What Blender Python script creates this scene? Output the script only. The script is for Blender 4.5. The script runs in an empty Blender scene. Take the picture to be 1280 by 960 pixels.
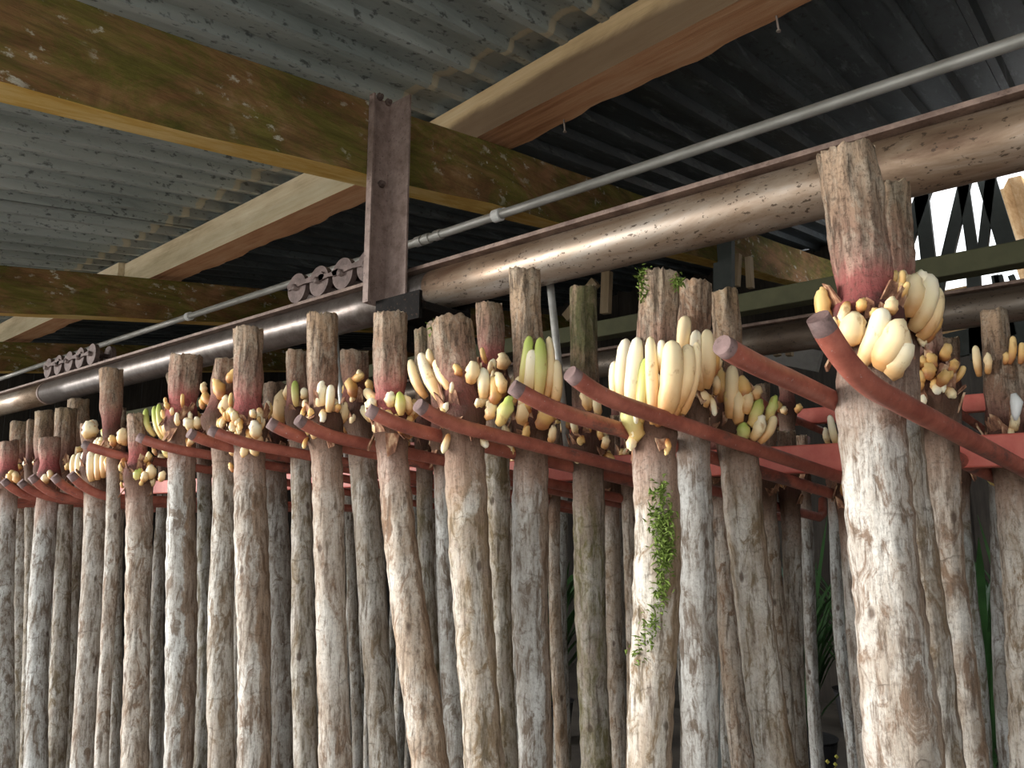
import bpy, math, random
import numpy as np
from mathutils import Vector, Matrix

# ------------------------------------------------------------------ camera, sky, light, exposure
SC = bpy.context.scene
COL = SC.collection
F, HY, VX, EYE = 950.0, 640.0, -500.0, 1.75          # focal length and horizon of the 1280x960 frame
TH = math.atan((HY - 480) / F)                       # camera pitch (up)
HA = math.pi / 2 - math.atan((640 - VX) / math.hypot(F, HY - 480))   # heading, turned from +Y towards -X
hh = np.array([-math.sin(HA), math.cos(HA), 0]); RR = np.array([math.cos(HA), math.sin(HA), 0])
FW = hh * math.cos(TH) + np.array([0, 0, math.sin(TH)]); CU = -hh * math.sin(TH) + np.array([0, 0, math.cos(TH)])
CP = np.array([0, 0, EYE])
cam = bpy.data.cameras.new('camera'); cam.sensor_width = 36; cam.lens = 36 * F / 1280; cam.clip_end = 300
cam.clip_start = 0.02
co = bpy.data.objects.new('camera', cam); COL.objects.link(co)
co.location = CP; co.rotation_euler = (math.pi / 2 + TH, 0, HA)
SC.camera = co
SC.view_settings.view_transform = 'Standard'; SC.view_settings.look = 'None'
SC.view_settings.gamma = 1.0; SC.view_settings.use_curve_mapping = False
SC.view_settings.exposure = 1.12
W = bpy.data.worlds.new('overcast_sky'); SC.world = W; W.use_nodes = True
W.node_tree.nodes['Background'].inputs[0].default_value = (0.93, 0.97, 1.0, 1)
W.node_tree.nodes['Background'].inputs[1].default_value = 1.15
sl = bpy.data.lights.new('hazy_sun', 'SUN'); sl.energy = 3.6; sl.angle = math.radians(28); sl.color = (1.0, 0.965, 0.92)
so = bpy.data.objects.new('hazy_sun', sl); COL.objects.link(so)
so.rotation_euler = Vector((0.72, 0.60, -0.13)).to_track_quat('-Z', 'Y').to_euler()   # low light from the open side, left of the camera

def ray(x, y): return FW * F + RR * (x - 640) + CU * (480 - y)
def PY(x, y, Y):                                     # the point of the vertical plane at depth Y seen at a pixel
    d = ray(x, y); return CP + d * (Y / d[1])
def PZ(x, y, fwd):                                   # the point seen at a pixel, at a distance along the view
    return CP + ray(x, y) * (fwd / F)
def fdep(P): return float((np.array(P) - CP) @ FW)
rng = random.Random(5)

# ------------------------------------------------------------------ helpers
def link(o, parent=None, kind=None):
    COL.objects.link(o)
    if parent is not None: o.parent = parent
    if kind: o['kind'] = kind
    return o
def mesh_obj(name, verts, faces, mat, parent=None, smooth=False, mats=None, fmat=None, kind=None):
    me = bpy.data.meshes.new(name)
    me.from_pydata([tuple(map(float, v)) for v in verts], [], [tuple(f) for f in faces])
    if mat: me.materials.append(mat)
    for m in (mats or []): me.materials.append(m)
    if fmat is not None: me.polygons.foreach_set('material_index', fmat)
    if smooth: me.polygons.foreach_set('use_smooth', [True] * len(me.polygons))
    me.update()
    return link(bpy.data.objects.new(name, me), parent, kind)
def thing(name, label, cat, loc=(0, 0, 0), group=None, kind=None):
    o = bpy.data.objects.new(name, None); COL.objects.link(o)
    o.location = loc; o['label'] = label; o['category'] = cat; o.empty_display_size = 0.1
    if group: o['group'] = group
    if kind: o['kind'] = kind
    return o
def tag(o, label, cat, group=None):
    o['label'] = label; o['category'] = cat
    if group: o['group'] = group
    return o
BF = [(0, 1, 3, 2), (4, 6, 7, 5), (0, 4, 5, 1), (2, 3, 7, 6), (0, 2, 6, 4), (1, 5, 7, 3)]
def box_vf(x0, x1, y0, y1, z0, z1):
    return [(x, y, z) for x in (x0, x1) for y in (y0, y1) for z in (z0, z1)], list(BF)
def join(*vfs):
    V, Fc = [], []
    for v, f in vfs:
        n = len(V); V += [tuple(p) for p in v]; Fc += [tuple(i + n for i in q) for q in f]
    return V, Fc
def box(name, x0, x1, y0, y1, z0, z1, mat, parent=None, bev=0.0, kind=None, off=(0, 0, 0)):
    v, f = box_vf(x0 - off[0], x1 - off[0], y0 - off[1], y1 - off[1], z0 - off[2], z1 - off[2])
    o = mesh_obj(name, v, f, mat, parent, kind=kind)
    if bev:
        m = o.modifiers.new('edge', 'BEVEL'); m.width = bev; m.segments = 2
    return o
def frame(d):
    d = Vector(d).normalized(); a = Vector((0, 0, 1)) if abs(d.z) < .9 else Vector((1, 0, 0))
    u = d.cross(a).normalized(); return u, d.cross(u).normalized()
def tube_vf(pts, rad, n=12, caps=True):
    pts = [Vector(p) for p in pts]; V = []; Fc = []
    if not hasattr(rad, '__len__'): rad = [rad] * len(pts)
    u = None
    for i, p in enumerate(pts):
        d = (pts[min(i + 1, len(pts) - 1)] - pts[max(i - 1, 0)]).normalized()
        if u is None: u, w = frame(d)
        else:
            u = (u - d * u.dot(d)).normalized(); w = d.cross(u)
        for k in range(n):
            a = 2 * math.pi * k / n; V.append(p + (u * math.cos(a) + w * math.sin(a)) * rad[i])
    for i in range(len(pts) - 1):
        for k in range(n):
            k2 = (k + 1) % n; Fc.append((i * n + k, i * n + k2, (i + 1) * n + k2, (i + 1) * n + k))
    if caps: Fc += [tuple(range(n - 1, -1, -1)), tuple((len(pts) - 1) * n + k for k in range(n))]
    return V, Fc
def bar_vf(a, b, w, t, side=(0, 1, 0)):
    """flat bar from a to b, w wide in the plane across 'side', t thick along 'side'"""
    a, b, s = Vector(a), Vector(b), Vector(side).normalized()
    d = (b - a).normalized(); u = d.cross(s).normalized(); s = u.cross(d)
    V = [p + u * (i * w / 2) + s * (j * t / 2) for p in (a, b) for i in (-1, 1) for j in (-1, 1)]
    return V, list(BF)

# ------------------------------------------------------------------ materials
class NT:
    def __init__(s, name):
        s.m = bpy.data.materials.new(name); s.m.use_nodes = True; s.t = s.m.node_tree
        s.b = s.t.nodes['Principled BSDF']; s.co = s.t.nodes.new('ShaderNodeTexCoord').outputs['Object']
    def n(s, typ, **kw):
        o = s.t.nodes.new(typ)
        for k, v in kw.items(): setattr(o, k, v)
        return o
    def put(s, sock, v):
        if hasattr(v, 'is_output') or isinstance(v, bpy.types.NodeSocket): s.t.links.new(v, sock)
        else: sock.default_value = v
    def mapping(s, scale, loc=None, src=None):
        o = s.n('ShaderNodeMapping'); o.inputs['Scale'].default_value = scale
        s.put(o.inputs['Vector'], src or s.co)
        if loc is not None: s.put(o.inputs['Location'], loc)
        return o.outputs[0]
    def noise(s, scale, vec=None, detail=6, rough=.6, dist=0):
        o = s.n('ShaderNodeTexNoise'); o.inputs['Scale'].default_value = scale; o.inputs['Detail'].default_value = detail
        o.inputs['Roughness'].default_value = rough; o.inputs['Distortion'].default_value = dist
        s.put(o.inputs['Vector'], vec or s.co); return o.outputs['Fac']
    def voro(s, scale, vec=None, feat='F1'):
        o = s.n('ShaderNodeTexVoronoi', feature=feat); o.inputs['Scale'].default_value = scale
        s.put(o.inputs['Vector'], vec or s.co); return o.outputs['Distance']
    def ramp(s, fac, stops, interp='LINEAR'):
        o = s.n('ShaderNodeValToRGB'); r = o.color_ramp; r.interpolation = interp
        while len(r.elements) < len(stops): r.elements.new(0.5)
        for e, (p, c) in zip(r.elements, stops):
            e.position = p; e.color = (c[0], c[1], c[2], 1) if hasattr(c, '__len__') else (c, c, c, 1)
        s.put(o.inputs[0], fac); return o.outputs[0]
    def mix(s, fac, a, b, mode='MIX'):
        o = s.n('ShaderNodeMix', data_type='RGBA', blend_type=mode)
        s.put(o.inputs[0], fac)
        for i, v in ((6, a), (7, b)):
            s.put(o.inputs[i], (*v, 1) if isinstance(v, tuple) and len(v) == 3 else v)
        return o.outputs[2]
    def math(s, op, a, b=0.0, c=None, clamp=False):
        o = s.n('ShaderNodeMath', operation=op, use_clamp=clamp); s.put(o.inputs[0], a); s.put(o.inputs[1], b)
        if c is not None: s.put(o.inputs[2], c)
        return o.outputs[0]
    def mr(s, v, a, b, c=0.0, d=1.0, smooth=True):
        o = s.n('ShaderNodeMapRange', interpolation_type='SMOOTHSTEP' if smooth else 'LINEAR')
        for i, x in enumerate((v, a, b, c, d)): s.put(o.inputs[i], x)
        return o.outputs[0]
    def attr(s, name, typ='GEOMETRY'):
        o = s.n('ShaderNodeAttribute', attribute_type=typ, attribute_name=name); return o.outputs['Fac']
    def bump(s, h, strength=.4, dist=.01, prev=None):
        o = s.n('ShaderNodeBump'); o.inputs['Strength'].default_value = strength; o.inputs['Distance'].default_value = dist
        s.put(o.inputs['Height'], h)
        if prev is not None: s.put(o.inputs['Normal'], prev)
        return o.outputs[0]
    def done(s, col, rough=.7, metal=0.0, nrm=None, spec=None):
        s.put(s.b.inputs['Base Color'], (*col, 1) if isinstance(col, tuple) and len(col) == 3 else col)
        s.put(s.b.inputs['Roughness'], rough); s.put(s.b.inputs['Metallic'], metal)
        if nrm is not None: s.put(s.b.inputs['Normal'], nrm)
        if spec is not None: s.put(s.b.inputs['Specular IOR Level'], spec)
        return s.m
    def sepxyz(s, v=None):
        o = s.n('ShaderNodeSeparateXYZ'); s.put(o.inputs[0], v or s.co); return o.outputs

def mat_bark():
    t = NT('cane_bark')
    h = t.attr('h'); st = t.attr('stain')
    tone, dark, moss, pink = t.attr('tone', 'OBJECT'), t.attr('dark', 'OBJECT'), t.attr('moss', 'OBJECT'), t.attr('pink', 'OBJECT')
    rnd = t.n('ShaderNodeObjectInfo').outputs['Random']
    off = t.n('ShaderNodeCombineXYZ'); t.put(off.inputs[2], t.math('MULTIPLY', rnd, 37.0)); t.put(off.inputs[0], t.math('MULTIPLY', rnd, 11.0))
    off = off.outputs[0]
    v1 = t.mapping((1, 1, .45), off); v2 = t.mapping((1, 1, .13), off); v3 = t.mapping((1, 1, 1), off)
    big = t.noise(15, v1, 9, .7, .5); fib = t.noise(75, v2, 7, .75, .2); fine = t.noise(130, v3, 5, .75)
    blot = t.noise(30, v1, 7, .7, 1.0); patch = t.noise(8, t.mapping((1, 1, .6), off), 4, .6, .3)
    pale = t.mix(tone, (.66, .67, .65), (.71, .65, .57))
    mid = t.mix(tone, (.41, .40, .37), (.47, .37, .28))
    brown = t.mix(tone, (.17, .14, .11), (.25, .145, .085))
    c = t.mix(t.ramp(big, [(.40, 0), (.58, 1)]), pale, mid)
    c = t.mix(t.math('MULTIPLY', t.ramp(patch, [(.46, 0), (.60, .75)]), t.ramp(fib, [(.3, 1), (.62, .3)])), c, t.mix(.5, mid, brown))
    c = t.mix(t.ramp(blot, [(.52, 0), (.61, .9)]), c, brown)
    c = t.mix(t.ramp(fib, [(.38, .85), (.50, 0)]), c, (.14, .10, .07))
    # curved leaf scar lines and dark knots
    wv = t.n('ShaderNodeTexWave', wave_type='BANDS', bands_direction='Z', wave_profile='SAW')
    t.put(wv.inputs['Vector'], v3); wv.inputs['Scale'].default_value = 4.9; wv.inputs['Distortion'].default_value = 6.0
    wv.inputs['Detail'].default_value = 4; wv.inputs['Detail Scale'].default_value = 2.2
    ring = t.ramp(wv.outputs['Fac'], [(.0, 1), (.06, .0), (.90, 0), (1, .6)])
    ringf = t.math('MULTIPLY', ring, t.ramp(t.noise(16, v3), [(.48, 0), (.62, .5)]))
    c = t.mix(ringf, c, (.13, .09, .065))
    kn = t.ramp(t.voro(17, t.mapping((1, 1, .55), off)), [(.07, .85), (.13, 0)])
    c = t.mix(kn, c, (.10, .065, .045))
    # browner over one side of the cane, edge broken up by noise
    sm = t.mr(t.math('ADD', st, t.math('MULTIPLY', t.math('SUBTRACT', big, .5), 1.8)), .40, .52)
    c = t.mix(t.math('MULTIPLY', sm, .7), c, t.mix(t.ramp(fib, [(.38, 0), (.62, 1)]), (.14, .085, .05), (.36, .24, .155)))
    # greenish algae and moss
    al = t.math('MULTIPLY', moss, t.ramp(blot, [(.40, 0), (.6, 1)]))
    c = t.mix(t.math('MULTIPLY', al, .55), c, (.20, .21, .07))
    # zones along the cane around the collar
    hn = t.math('ADD', h, t.math('MULTIPLY', t.math('SUBTRACT', big, .5), .13))
    hn = t.math('ADD', hn, t.math('MULTIPLY', t.math('SUBTRACT', fib, .5), .05))
    zr = t.mr(hn, -.30, .30, 0, 1, False)
    zp = t.ramp(zr, [(.0, (.45, .36, .28)), (.22, (.42, .27, .21)), (.40, (.13, .065, .04)), (.475, (.15, .055, .05)), (.515, (.34, .085, .08)),
                     (.575, (.40, .13, .115)), (.64, (.43, .235, .18)), (.80, (.50, .335, .23)), (1, (.62, .45, .31))])
    zb = t.ramp(zr, [(.0, (.45, .36, .28)), (.22, (.38, .25, .18)), (.40, (.11, .058, .035)), (.50, (.10, .045, .03)), (.58, (.22, .125, .09)),
                     (.68, (.35, .205, .13)), (.82, (.48, .31, .19)), (1, (.60, .42, .27))])
    zone = t.mix(pink, zb, zp)
    ups = t.ramp(zr, [(.57, 0), (.68, 1)])
    zone = t.mix(t.math('MULTIPLY', ups, t.ramp(blot, [(.46, 0), (.60, .6)])), zone, (.64, .54, .42))
    zone = t.mix(t.math('MULTIPLY', ups, t.ramp(fib, [(.38, .7), (.49, 0)])), zone, (.10, .065, .045))
    zone = t.mix(t.ramp(fine, [(.38, .3), (.48, 0)]), zone, (.08, .05, .035))
    zone = t.mix(t.math('MULTIPLY', t.math('MULTIPLY', moss, t.ramp(zr, [(.66, 0), (.9, 1)])), t.ramp(big, [(.40, 0), (.56, .8)])), zone, (.13, .15, .04))
    zf = t.ramp(zr, [(.10, 0), (.34, 1)])
    c = t.mix(zf, c, zone)
    c = t.mix(t.ramp(fine, [(.36, .35), (.5, 0)]), c, (.09, .06, .04))
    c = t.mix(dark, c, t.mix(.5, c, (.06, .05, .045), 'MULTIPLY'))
    rid = t.math('MULTIPLY', t.math('ABSOLUTE', t.math('SUBTRACT', fib, .5)), t.math('MULTIPLY', ups, 3.0))
    hgt = t.math('ADD', t.math('MULTIPLY', fib, .9), t.math('ADD', t.math('MULTIPLY', big, .7), t.math('MULTIPLY', ringf, -.45)))
    hgt = t.math('ADD', t.math('SUBTRACT', hgt, rid), t.math('MULTIPLY', kn, -.4))
    hgt = t.math('ADD', hgt, t.math('MULTIPLY', fine, .3))
    return t.done(c, .82, 0, t.bump(hgt, 1.0, .011), .25)
def mat_shoot(name, tip, mid, base):
    t = NT(name); a = t.attr('t'); nz = t.noise(30, None, 4)
    c = t.ramp(t.math('ADD', a, t.math('MULTIPLY', t.math('SUBTRACT', nz, .5), .22)), [(0, base), (.16, base), (.42, mid), (.85, tip), (1, tip)])
    c = t.mix(t.ramp(t.noise(55, t.mapping((1, 1, .6))), [(.60, 0), (.70, .7)]), c, (.42, .22, .08))
    m = t.done(c, .48, 0, t.bump(nz, .15, .004), .4)
    t.b.inputs['Subsurface Weight'].default_value = .12; t.b.inputs['Subsurface Radius'].default_value = (.02, .012, .006)
    t.b.inputs['Subsurface Scale'].default_value = .4
    return m
def mat_torn():
    t = NT('torn_bark'); n = t.noise(60, t.mapping((1, 1, .4)), 5)
    c = t.ramp(n, [(.35, (.10, .045, .03)), (.52, (.30, .15, .09)), (.66, (.62, .44, .28))])
    return t.done(c, .85, 0, t.bump(n, .8, .006), .2)
def mat_cut():
    t = NT('cut_wood'); n = t.noise(90, None, 5)
    c = t.ramp(n, [(.35, (.22, .15, .09)), (.5, (.48, .37, .25)), (.7, (.66, .56, .42))])
    return t.done(c, .9, 0, t.bump(n, .8, .004), .2)
def mat_paint(name, c1, c2, wear):
    t = NT(name); n = t.noise(22, None, 7, .65); s = t.noise(150, None, 3)
    up = t.n('ShaderNodeNewGeometry').outputs['Normal']
    c = t.mix(t.ramp(n, [(.38, 0), (.66, 1)]), c1, c2)
    c = t.mix(t.ramp(t.noise(11, t.mapping((1, .5, 1)), 8, .7), [(.56, 0), (.64, wear)]), c, (.075, .045, .04))
    c = t.mix(t.ramp(s, [(.66, 0), (.72, .6 * wear)]), c, (.45, .40, .38))
    return t.done(c, .5, 0, t.bump(n, .25, .003), .45)
def mat_rail(name='rail_steel', dull=0.0):
    t = NT(name); s = t.mapping((.25, 1, 1))
    n = t.noise(7, s, 8, .65, .5); sp = t.noise(95, t.mapping((.6, 1, 1)), 4, .6)
    c = t.ramp(n, [(.32, (.11, .06, .035)), (.46, (.24, .165, .11)), (.58, (.36, .285, .22)), (.72, (.48, .43, .38))])
    c = t.mix(t.ramp(sp, [(.60, 0), (.65, .85)]), c, (.055, .035, .022))
    c = t.mix(dull, c, (.05, .045, .04))
    r = t.ramp(n, [(.35, .5), (.7, .34)])
    return t.done(c, r, .55, t.bump(sp, -.25, .002))
def mat_rust(name, a=(.16, .10, .085), b=(.30, .20, .175), metal=.2, rough=.6):
    t = NT(name); n = t.noise(18, None, 8, .7); s = t.noise(90, None, 3)
    c = t.mix(t.ramp(n, [(.36, 0), (.64, 1)]), a, b)
    c = t.mix(t.ramp(s, [(.60, 0), (.70, .7)]), c, (.06, .035, .025))
    return t.done(c, rough, metal, t.bump(n, .35, .004))
def mat_galv(name, c1, c2):
    t = NT(name); n = t.noise(30, t.mapping((.3, 1, 1)), 6)
    return t.done(t.mix(t.ramp(n, [(.35, 0), (.65, 1)]), c1, c2), .45, .35, t.bump(n, .1, .002))
def mat_sheet(name, cols):
    t = NT(name)
    n = t.noise(3.2, t.mapping((1, .16, 1)), 8, .68, .3); sp = t.noise(38, t.mapping((1, .55, 1)), 4, .6); st = t.noise(26, t.mapping((1, .07, 1)), 5, .7)
    c = t.ramp(n, list(zip((.30, .48, .68), cols)))
    c = t.mix(t.ramp(st, [(.56, 0), (.70, .45)]), c, (.34, .37, .37))
    c = t.mix(t.ramp(sp, [(.57, 0), (.66, .75)]), c, (.035, .04, .04))
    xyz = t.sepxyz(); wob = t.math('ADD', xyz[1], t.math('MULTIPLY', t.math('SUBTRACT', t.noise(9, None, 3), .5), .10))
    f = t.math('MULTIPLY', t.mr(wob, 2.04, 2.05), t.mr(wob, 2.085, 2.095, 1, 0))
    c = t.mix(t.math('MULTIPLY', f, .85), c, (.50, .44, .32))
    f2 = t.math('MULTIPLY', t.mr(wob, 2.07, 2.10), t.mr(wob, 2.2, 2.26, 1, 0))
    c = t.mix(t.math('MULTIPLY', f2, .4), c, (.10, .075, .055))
    return t.done(c, .5, .15, t.bump(t.math('ADD', n, t.math('MULTIPLY', sp, .2)), .3, .006))
def mat_mossbeam():
    t = NT('mossy_timber'); s = t.mapping((1, .30, 1))
    n = t.noise(7.5, s, 10, .75, .8); g = t.noise(5.0, t.mapping((1, .5, 1), (3, 7, 2)), 9, .75, .6); fib = t.noise(40, t.mapping((1, .05, 1)), 5, .7)
    c = t.ramp(n, [(.30, (.085, .045, .018)), (.44, (.18, .095, .038)), (.56, (.25, .145, .06)), (.70, (.36, .235, .13))])
    c = t.mix(t.ramp(g, [(.43, 0), (.56, .85)]), c, t.ramp(n, [(.35, (.06, .068, .012)), (.6, (.16, .15, .028))]))
    c = t.mix(t.ramp(t.noise(2.6, t.mapping((1, .5, 1), (9, 1, 4)), 6), [(.56, 0), (.66, .7)]), c, (.36, .185, .095))
    li = t.math('MULTIPLY', t.ramp(t.noise(21, t.mapping((1, .6, 1)), 6, .7), [(.57, 0), (.63, 1)]), t.ramp(t.noise(2.6, t.mapping((1, 1, 1), (5, 5, 5)), 3), [(.50, 0), (.56, 1)]))
    c = t.mix(t.math('MULTIPLY', li, .85), c, (.56, .53, .44))
    c = t.mix(t.ramp(fib, [(.36, .45), (.5, 0)]), c, (.07, .045, .02))
    return t.done(c, .88, 0, t.bump(t.math('ADD', n, fib), .7, .01), .2)
def mat_wood(name, cols, axis=0, scale=1.0, stain=None):
    t = NT(name); sc = [1, 1, 1]; sc[axis] = .06; m = t.mapping(tuple(sc))
    f = t.noise(34 * scale, m, 7, .7, .3); n = t.noise(4, t.mapping(tuple(1 if i != axis else .35 for i in range(3))), 6, .65, .5)
    c = t.ramp(t.math('ADD', t.math('MULTIPLY', f, .45), t.math('MULTIPLY', n, .55)), [(.36, cols[0]), (.5, cols[1]), (.64, cols[2])])
    if stain:
        z = t.sepxyz()[2]; zz = t.math('ADD', z, t.math('MULTIPLY', t.math('SUBTRACT', n, .5), .10))
        c = t.mix(t.math('MULTIPLY', t.mr(zz, stain[0], stain[1], 1, 0), stain[2]), c, stain[3])
    return t.done(c, .8, 0, t.bump(f, .5, .005), .25)
def mat_plain(name, c, rough=.7, metal=0.0, var=.25, scale=25):
    t = NT(name); n = t.noise(scale, None, 6)
    d = tuple(x * (1 - var) for x in c); e = tuple(min(1, x * (1 + var)) for x in c)
    return t.done(t.mix(n, d, e), rough, metal, t.bump(n, .2, .004))

BARK, TORN, CUT = mat_bark(), mat_torn(), mat_cut()
SH = {'c': mat_shoot('cream_shoot', (.84, .70, .44), (.80, .58, .31), (.58, .30, .11)),
      'w': mat_shoot('pale_shoot', (.88, .81, .62), (.84, .69, .42), (.66, .41, .18)),
      'g': mat_shoot('green_shoot', (.42, .50, .12), (.64, .58, .22), (.62, .42, .15)),
      'o': mat_shoot('orange_shoot', (.74, .52, .22), (.66, .38, .12), (.38, .15, .05))}
ROD = mat_paint('rust_red_rod_paint', (.24, .064, .043), (.40, .125, .085), .8)
REDBEAM = mat_paint('coral_red_beam_paint', (.52, .105, .075), (.60, .15, .11), .06)
WORN = mat_rust('worn_rod_end', (.085, .05, .045), (.22, .14, .13), .1, .7)
RAIL, RAIL2, RAILD = mat_rail(), mat_rail('dull_rail_steel', .55), mat_rust('dark_rail_steel', (.085, .065, .055), (.17, .145, .13), .6, .33)
FLANGE = mat_rust('rail_flange_rust', (.12, .075, .058), (.27, .19, .15), .2)
POST = mat_rust('hanger_post_rust', (.17, .115, .095), (.31, .23, .20), .1, .65)
BLACKSTEEL = mat_rust('black_bracket_steel', (.006, .0055, .005), (.014, .012, .011), 0, .8)
BLACKSTEEL.node_tree.nodes['Principled BSDF'].inputs['Specular IOR Level'].default_value = .12
TROL = mat_rust('trolley_rust', (.075, .05, .043), (.19, .135, .12), .3)
COND = mat_galv('galvanised_conduit', (.34, .33, .30), (.48, .47, .44))
CLIP = mat_plain('white_clip', (.72, .72, .70), .5, 0, .08)
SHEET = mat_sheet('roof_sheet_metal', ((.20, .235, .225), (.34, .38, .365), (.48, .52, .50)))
SHEETD = mat_sheet('shaded_roof_sheet', ((.025, .032, .036), (.055, .066, .072), (.12, .14, .15)))  # same sheets deeper in; the weaker light there is put into the colour
MOSSB = mat_mossbeam()
YWOOD = mat_wood('yellow_timber_face', ((.36, .20, .035), (.52, .33, .08), (.66, .50, .22)), 1)
PURL = mat_wood('pale_purlin_face', ((.46, .35, .21), (.70, .57, .38), (.82, .72, .54)), 0, 1, (-.05, .05, .35, (.30, .27, .17)))
PURLD = mat_wood('stained_purlin_face', ((.42, .29, .15), (.60, .43, .24), (.70, .55, .34)), 0, 1, (-.015, .03, .85, (.13, .08, .05)))
PURLB = mat_wood('orange_purlin_face', ((.36, .16, .075), (.60, .31, .16), (.72, .45, .27)), 0)
MOSS = mat_plain('moss', (.105, .155, .02), .9, 0, .6, 60)
SLAT = mat_wood('tan_slat', ((.30, .21, .12), (.42, .31, .19), (.52, .41, .28)), 2)
DARKW = mat_plain('dark_truss_steel', (.075, .085, .08), .7)
GREYW = mat_plain('weathered_grey_board', (.36, .35, .33), .8)
LEAF = mat_plain('dark_palm_leaf', (.03, .085, .022), .5, 0, .5, 12)

# ------------------------------------------------------------------ setting: ground, walls, roof
def mat_ground():
    t = NT('packed_earth'); n = t.noise(3, None, 8); f = t.noise(60, None, 5)
    c = t.mix(t.ramp(n, [(.35, 0), (.65, 1)]), (.055, .045, .036), (.11, .09, .07))
    return t.done(c, .95, 0, t.bump(f, .6, .01))
def mat_gravel():
    t = NT('pale_gravel'); n = t.noise(2, None, 8); f = t.voro(50)
    c = t.mix(t.ramp(n, [(.3, 0), (.7, 1)]), (.50, .47, .42), (.68, .65, .59))
    return t.done(c, .95, 0, t.bump(f, .5, .01))
box('floor', -12, 5, -1.6, 9.4, -.1, 0, mat_ground(), kind='structure')
o = box('ground', -40, 30, -40, -1.6, -.1, -.005, mat_gravel(), kind='structure')  # unseen yard outside, made pale to bounce light up under the roof
bw = bpy.data.objects.new('wall_back', None); COL.objects.link(bw); bw['kind'] = 'structure'
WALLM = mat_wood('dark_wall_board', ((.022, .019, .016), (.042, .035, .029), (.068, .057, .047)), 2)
rw = random.Random(3)
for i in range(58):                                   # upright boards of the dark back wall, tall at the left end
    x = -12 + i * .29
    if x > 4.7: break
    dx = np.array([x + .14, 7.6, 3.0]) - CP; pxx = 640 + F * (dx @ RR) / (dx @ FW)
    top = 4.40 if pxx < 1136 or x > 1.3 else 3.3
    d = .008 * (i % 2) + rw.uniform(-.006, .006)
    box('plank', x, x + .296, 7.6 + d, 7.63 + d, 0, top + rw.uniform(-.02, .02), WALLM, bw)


SLOPE = .145
def ztop(Y): return 2.985 + SLOPE * Y                 # top of the timber beams
def zroof(Y): return ztop(Y) + .24                   # underside of the sheets' low flats
for nm, X in (('wall_left', -11.55), ('wall_right_added', 5.0)):  # right wall is out of view, added to block light from that side
    w_ = bpy.data.objects.new(nm, None); COL.objects.link(w_); w_['kind'] = 'structure'
    for i in range(26):
        y = .1 + i * .29
        box('plank', X - .015, X + .015, y, y + .285, 0, zroof(y) - .005, WALLM, w_)
ceil = bpy.data.objects.new('ceiling', None); COL.objects.link(ceil); ceil['kind'] = 'structure'
def roof_sheet(x0, Y0, Y1, lift, mat):
    xs = []; p = .2; x = 0
    for k in range(5):
        a = k * p; xs += [(a, 0), (a + .035, 0), (a + .05, .045), (a + .185, .045)]
    xs += [(1.0, 0), (1.03, 0)]
    V = []; Fc = []
    for Y in (Y0, Y1):
        for th in (0, .004):
            for (dx, dz) in xs: V.append((x0 + dx, Y, zroof(Y) + dz + th + lift))
    n = len(xs)
    for i in range(n - 1):
        Fc.append((i, i + 1, 2 * n + i + 1, 2 * n + i)); Fc.append((n + i + 1, n + i, 3 * n + i, 3 * n + i + 1))
        Fc.append((i + 1, i, n + i, n + i + 1)); Fc.append((2 * n + i, 2 * n + i + 1, 3 * n + i + 1, 3 * n + i))
    return mesh_obj('roof_sheet', V, Fc, mat, ceil)
for k in range(17):  # roof carried on past the view at right to keep light out
    x0 = -11.6 + k * 1.0
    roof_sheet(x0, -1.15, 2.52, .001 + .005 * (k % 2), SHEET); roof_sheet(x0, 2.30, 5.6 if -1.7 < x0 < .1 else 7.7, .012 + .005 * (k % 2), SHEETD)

# timber beams across the bay, one every three metres
BX = [(-2.035, 'mossy brown timber beam across the top left, beside the steel hanger post'),
      (-5.05, 'second mossy timber beam, seen behind the end of the pale purlin'),
      (-8.05, 'farthest timber beam, low behind the small far trolley on the rail'),
      (1.0, None)]
BT = .115
for bx, lab in BX:
    if lab is None: continue
    t = thing('timber_beam', lab, 'beam', (bx, 0, 0))
    Y0, Y1 = -1.0, 7.55; N = 34; V = []; Fc = []; fm = []
    for i in range(N + 1):
        Y = Y0 + (Y1 - Y0) * i / N; w = .004 * math.sin(i * 1.7 + bx) + .003 * math.sin(i * .6)
        V += [(0 + w, Y, ztop(Y) - .285 + w), (0 + w, Y, ztop(Y)), (-BT, Y, ztop(Y)), (-BT, Y, ztop(Y) - .285)]
    for i in range(N):
        a, b = 4 * i, 4 * i + 4
        for k in range(4):
            k2 = (k + 1) % 4; Fc.append((a + k, b + k, b + k2, a + k2)); fm.append(1 if k == 3 else 0)
    Fc += [(0, 1, 2, 3), (4 * N + 3, 4 * N + 2, 4 * N + 1, 4 * N)]; fm += [0, 0]
    o = mesh_obj('beam_body', V, Fc, MOSSB, t, mats=[YWOOD], fmat=fm)
    m = o.modifiers.new('edge', 'BEVEL'); m.width = .006; m.segments = 2
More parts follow.
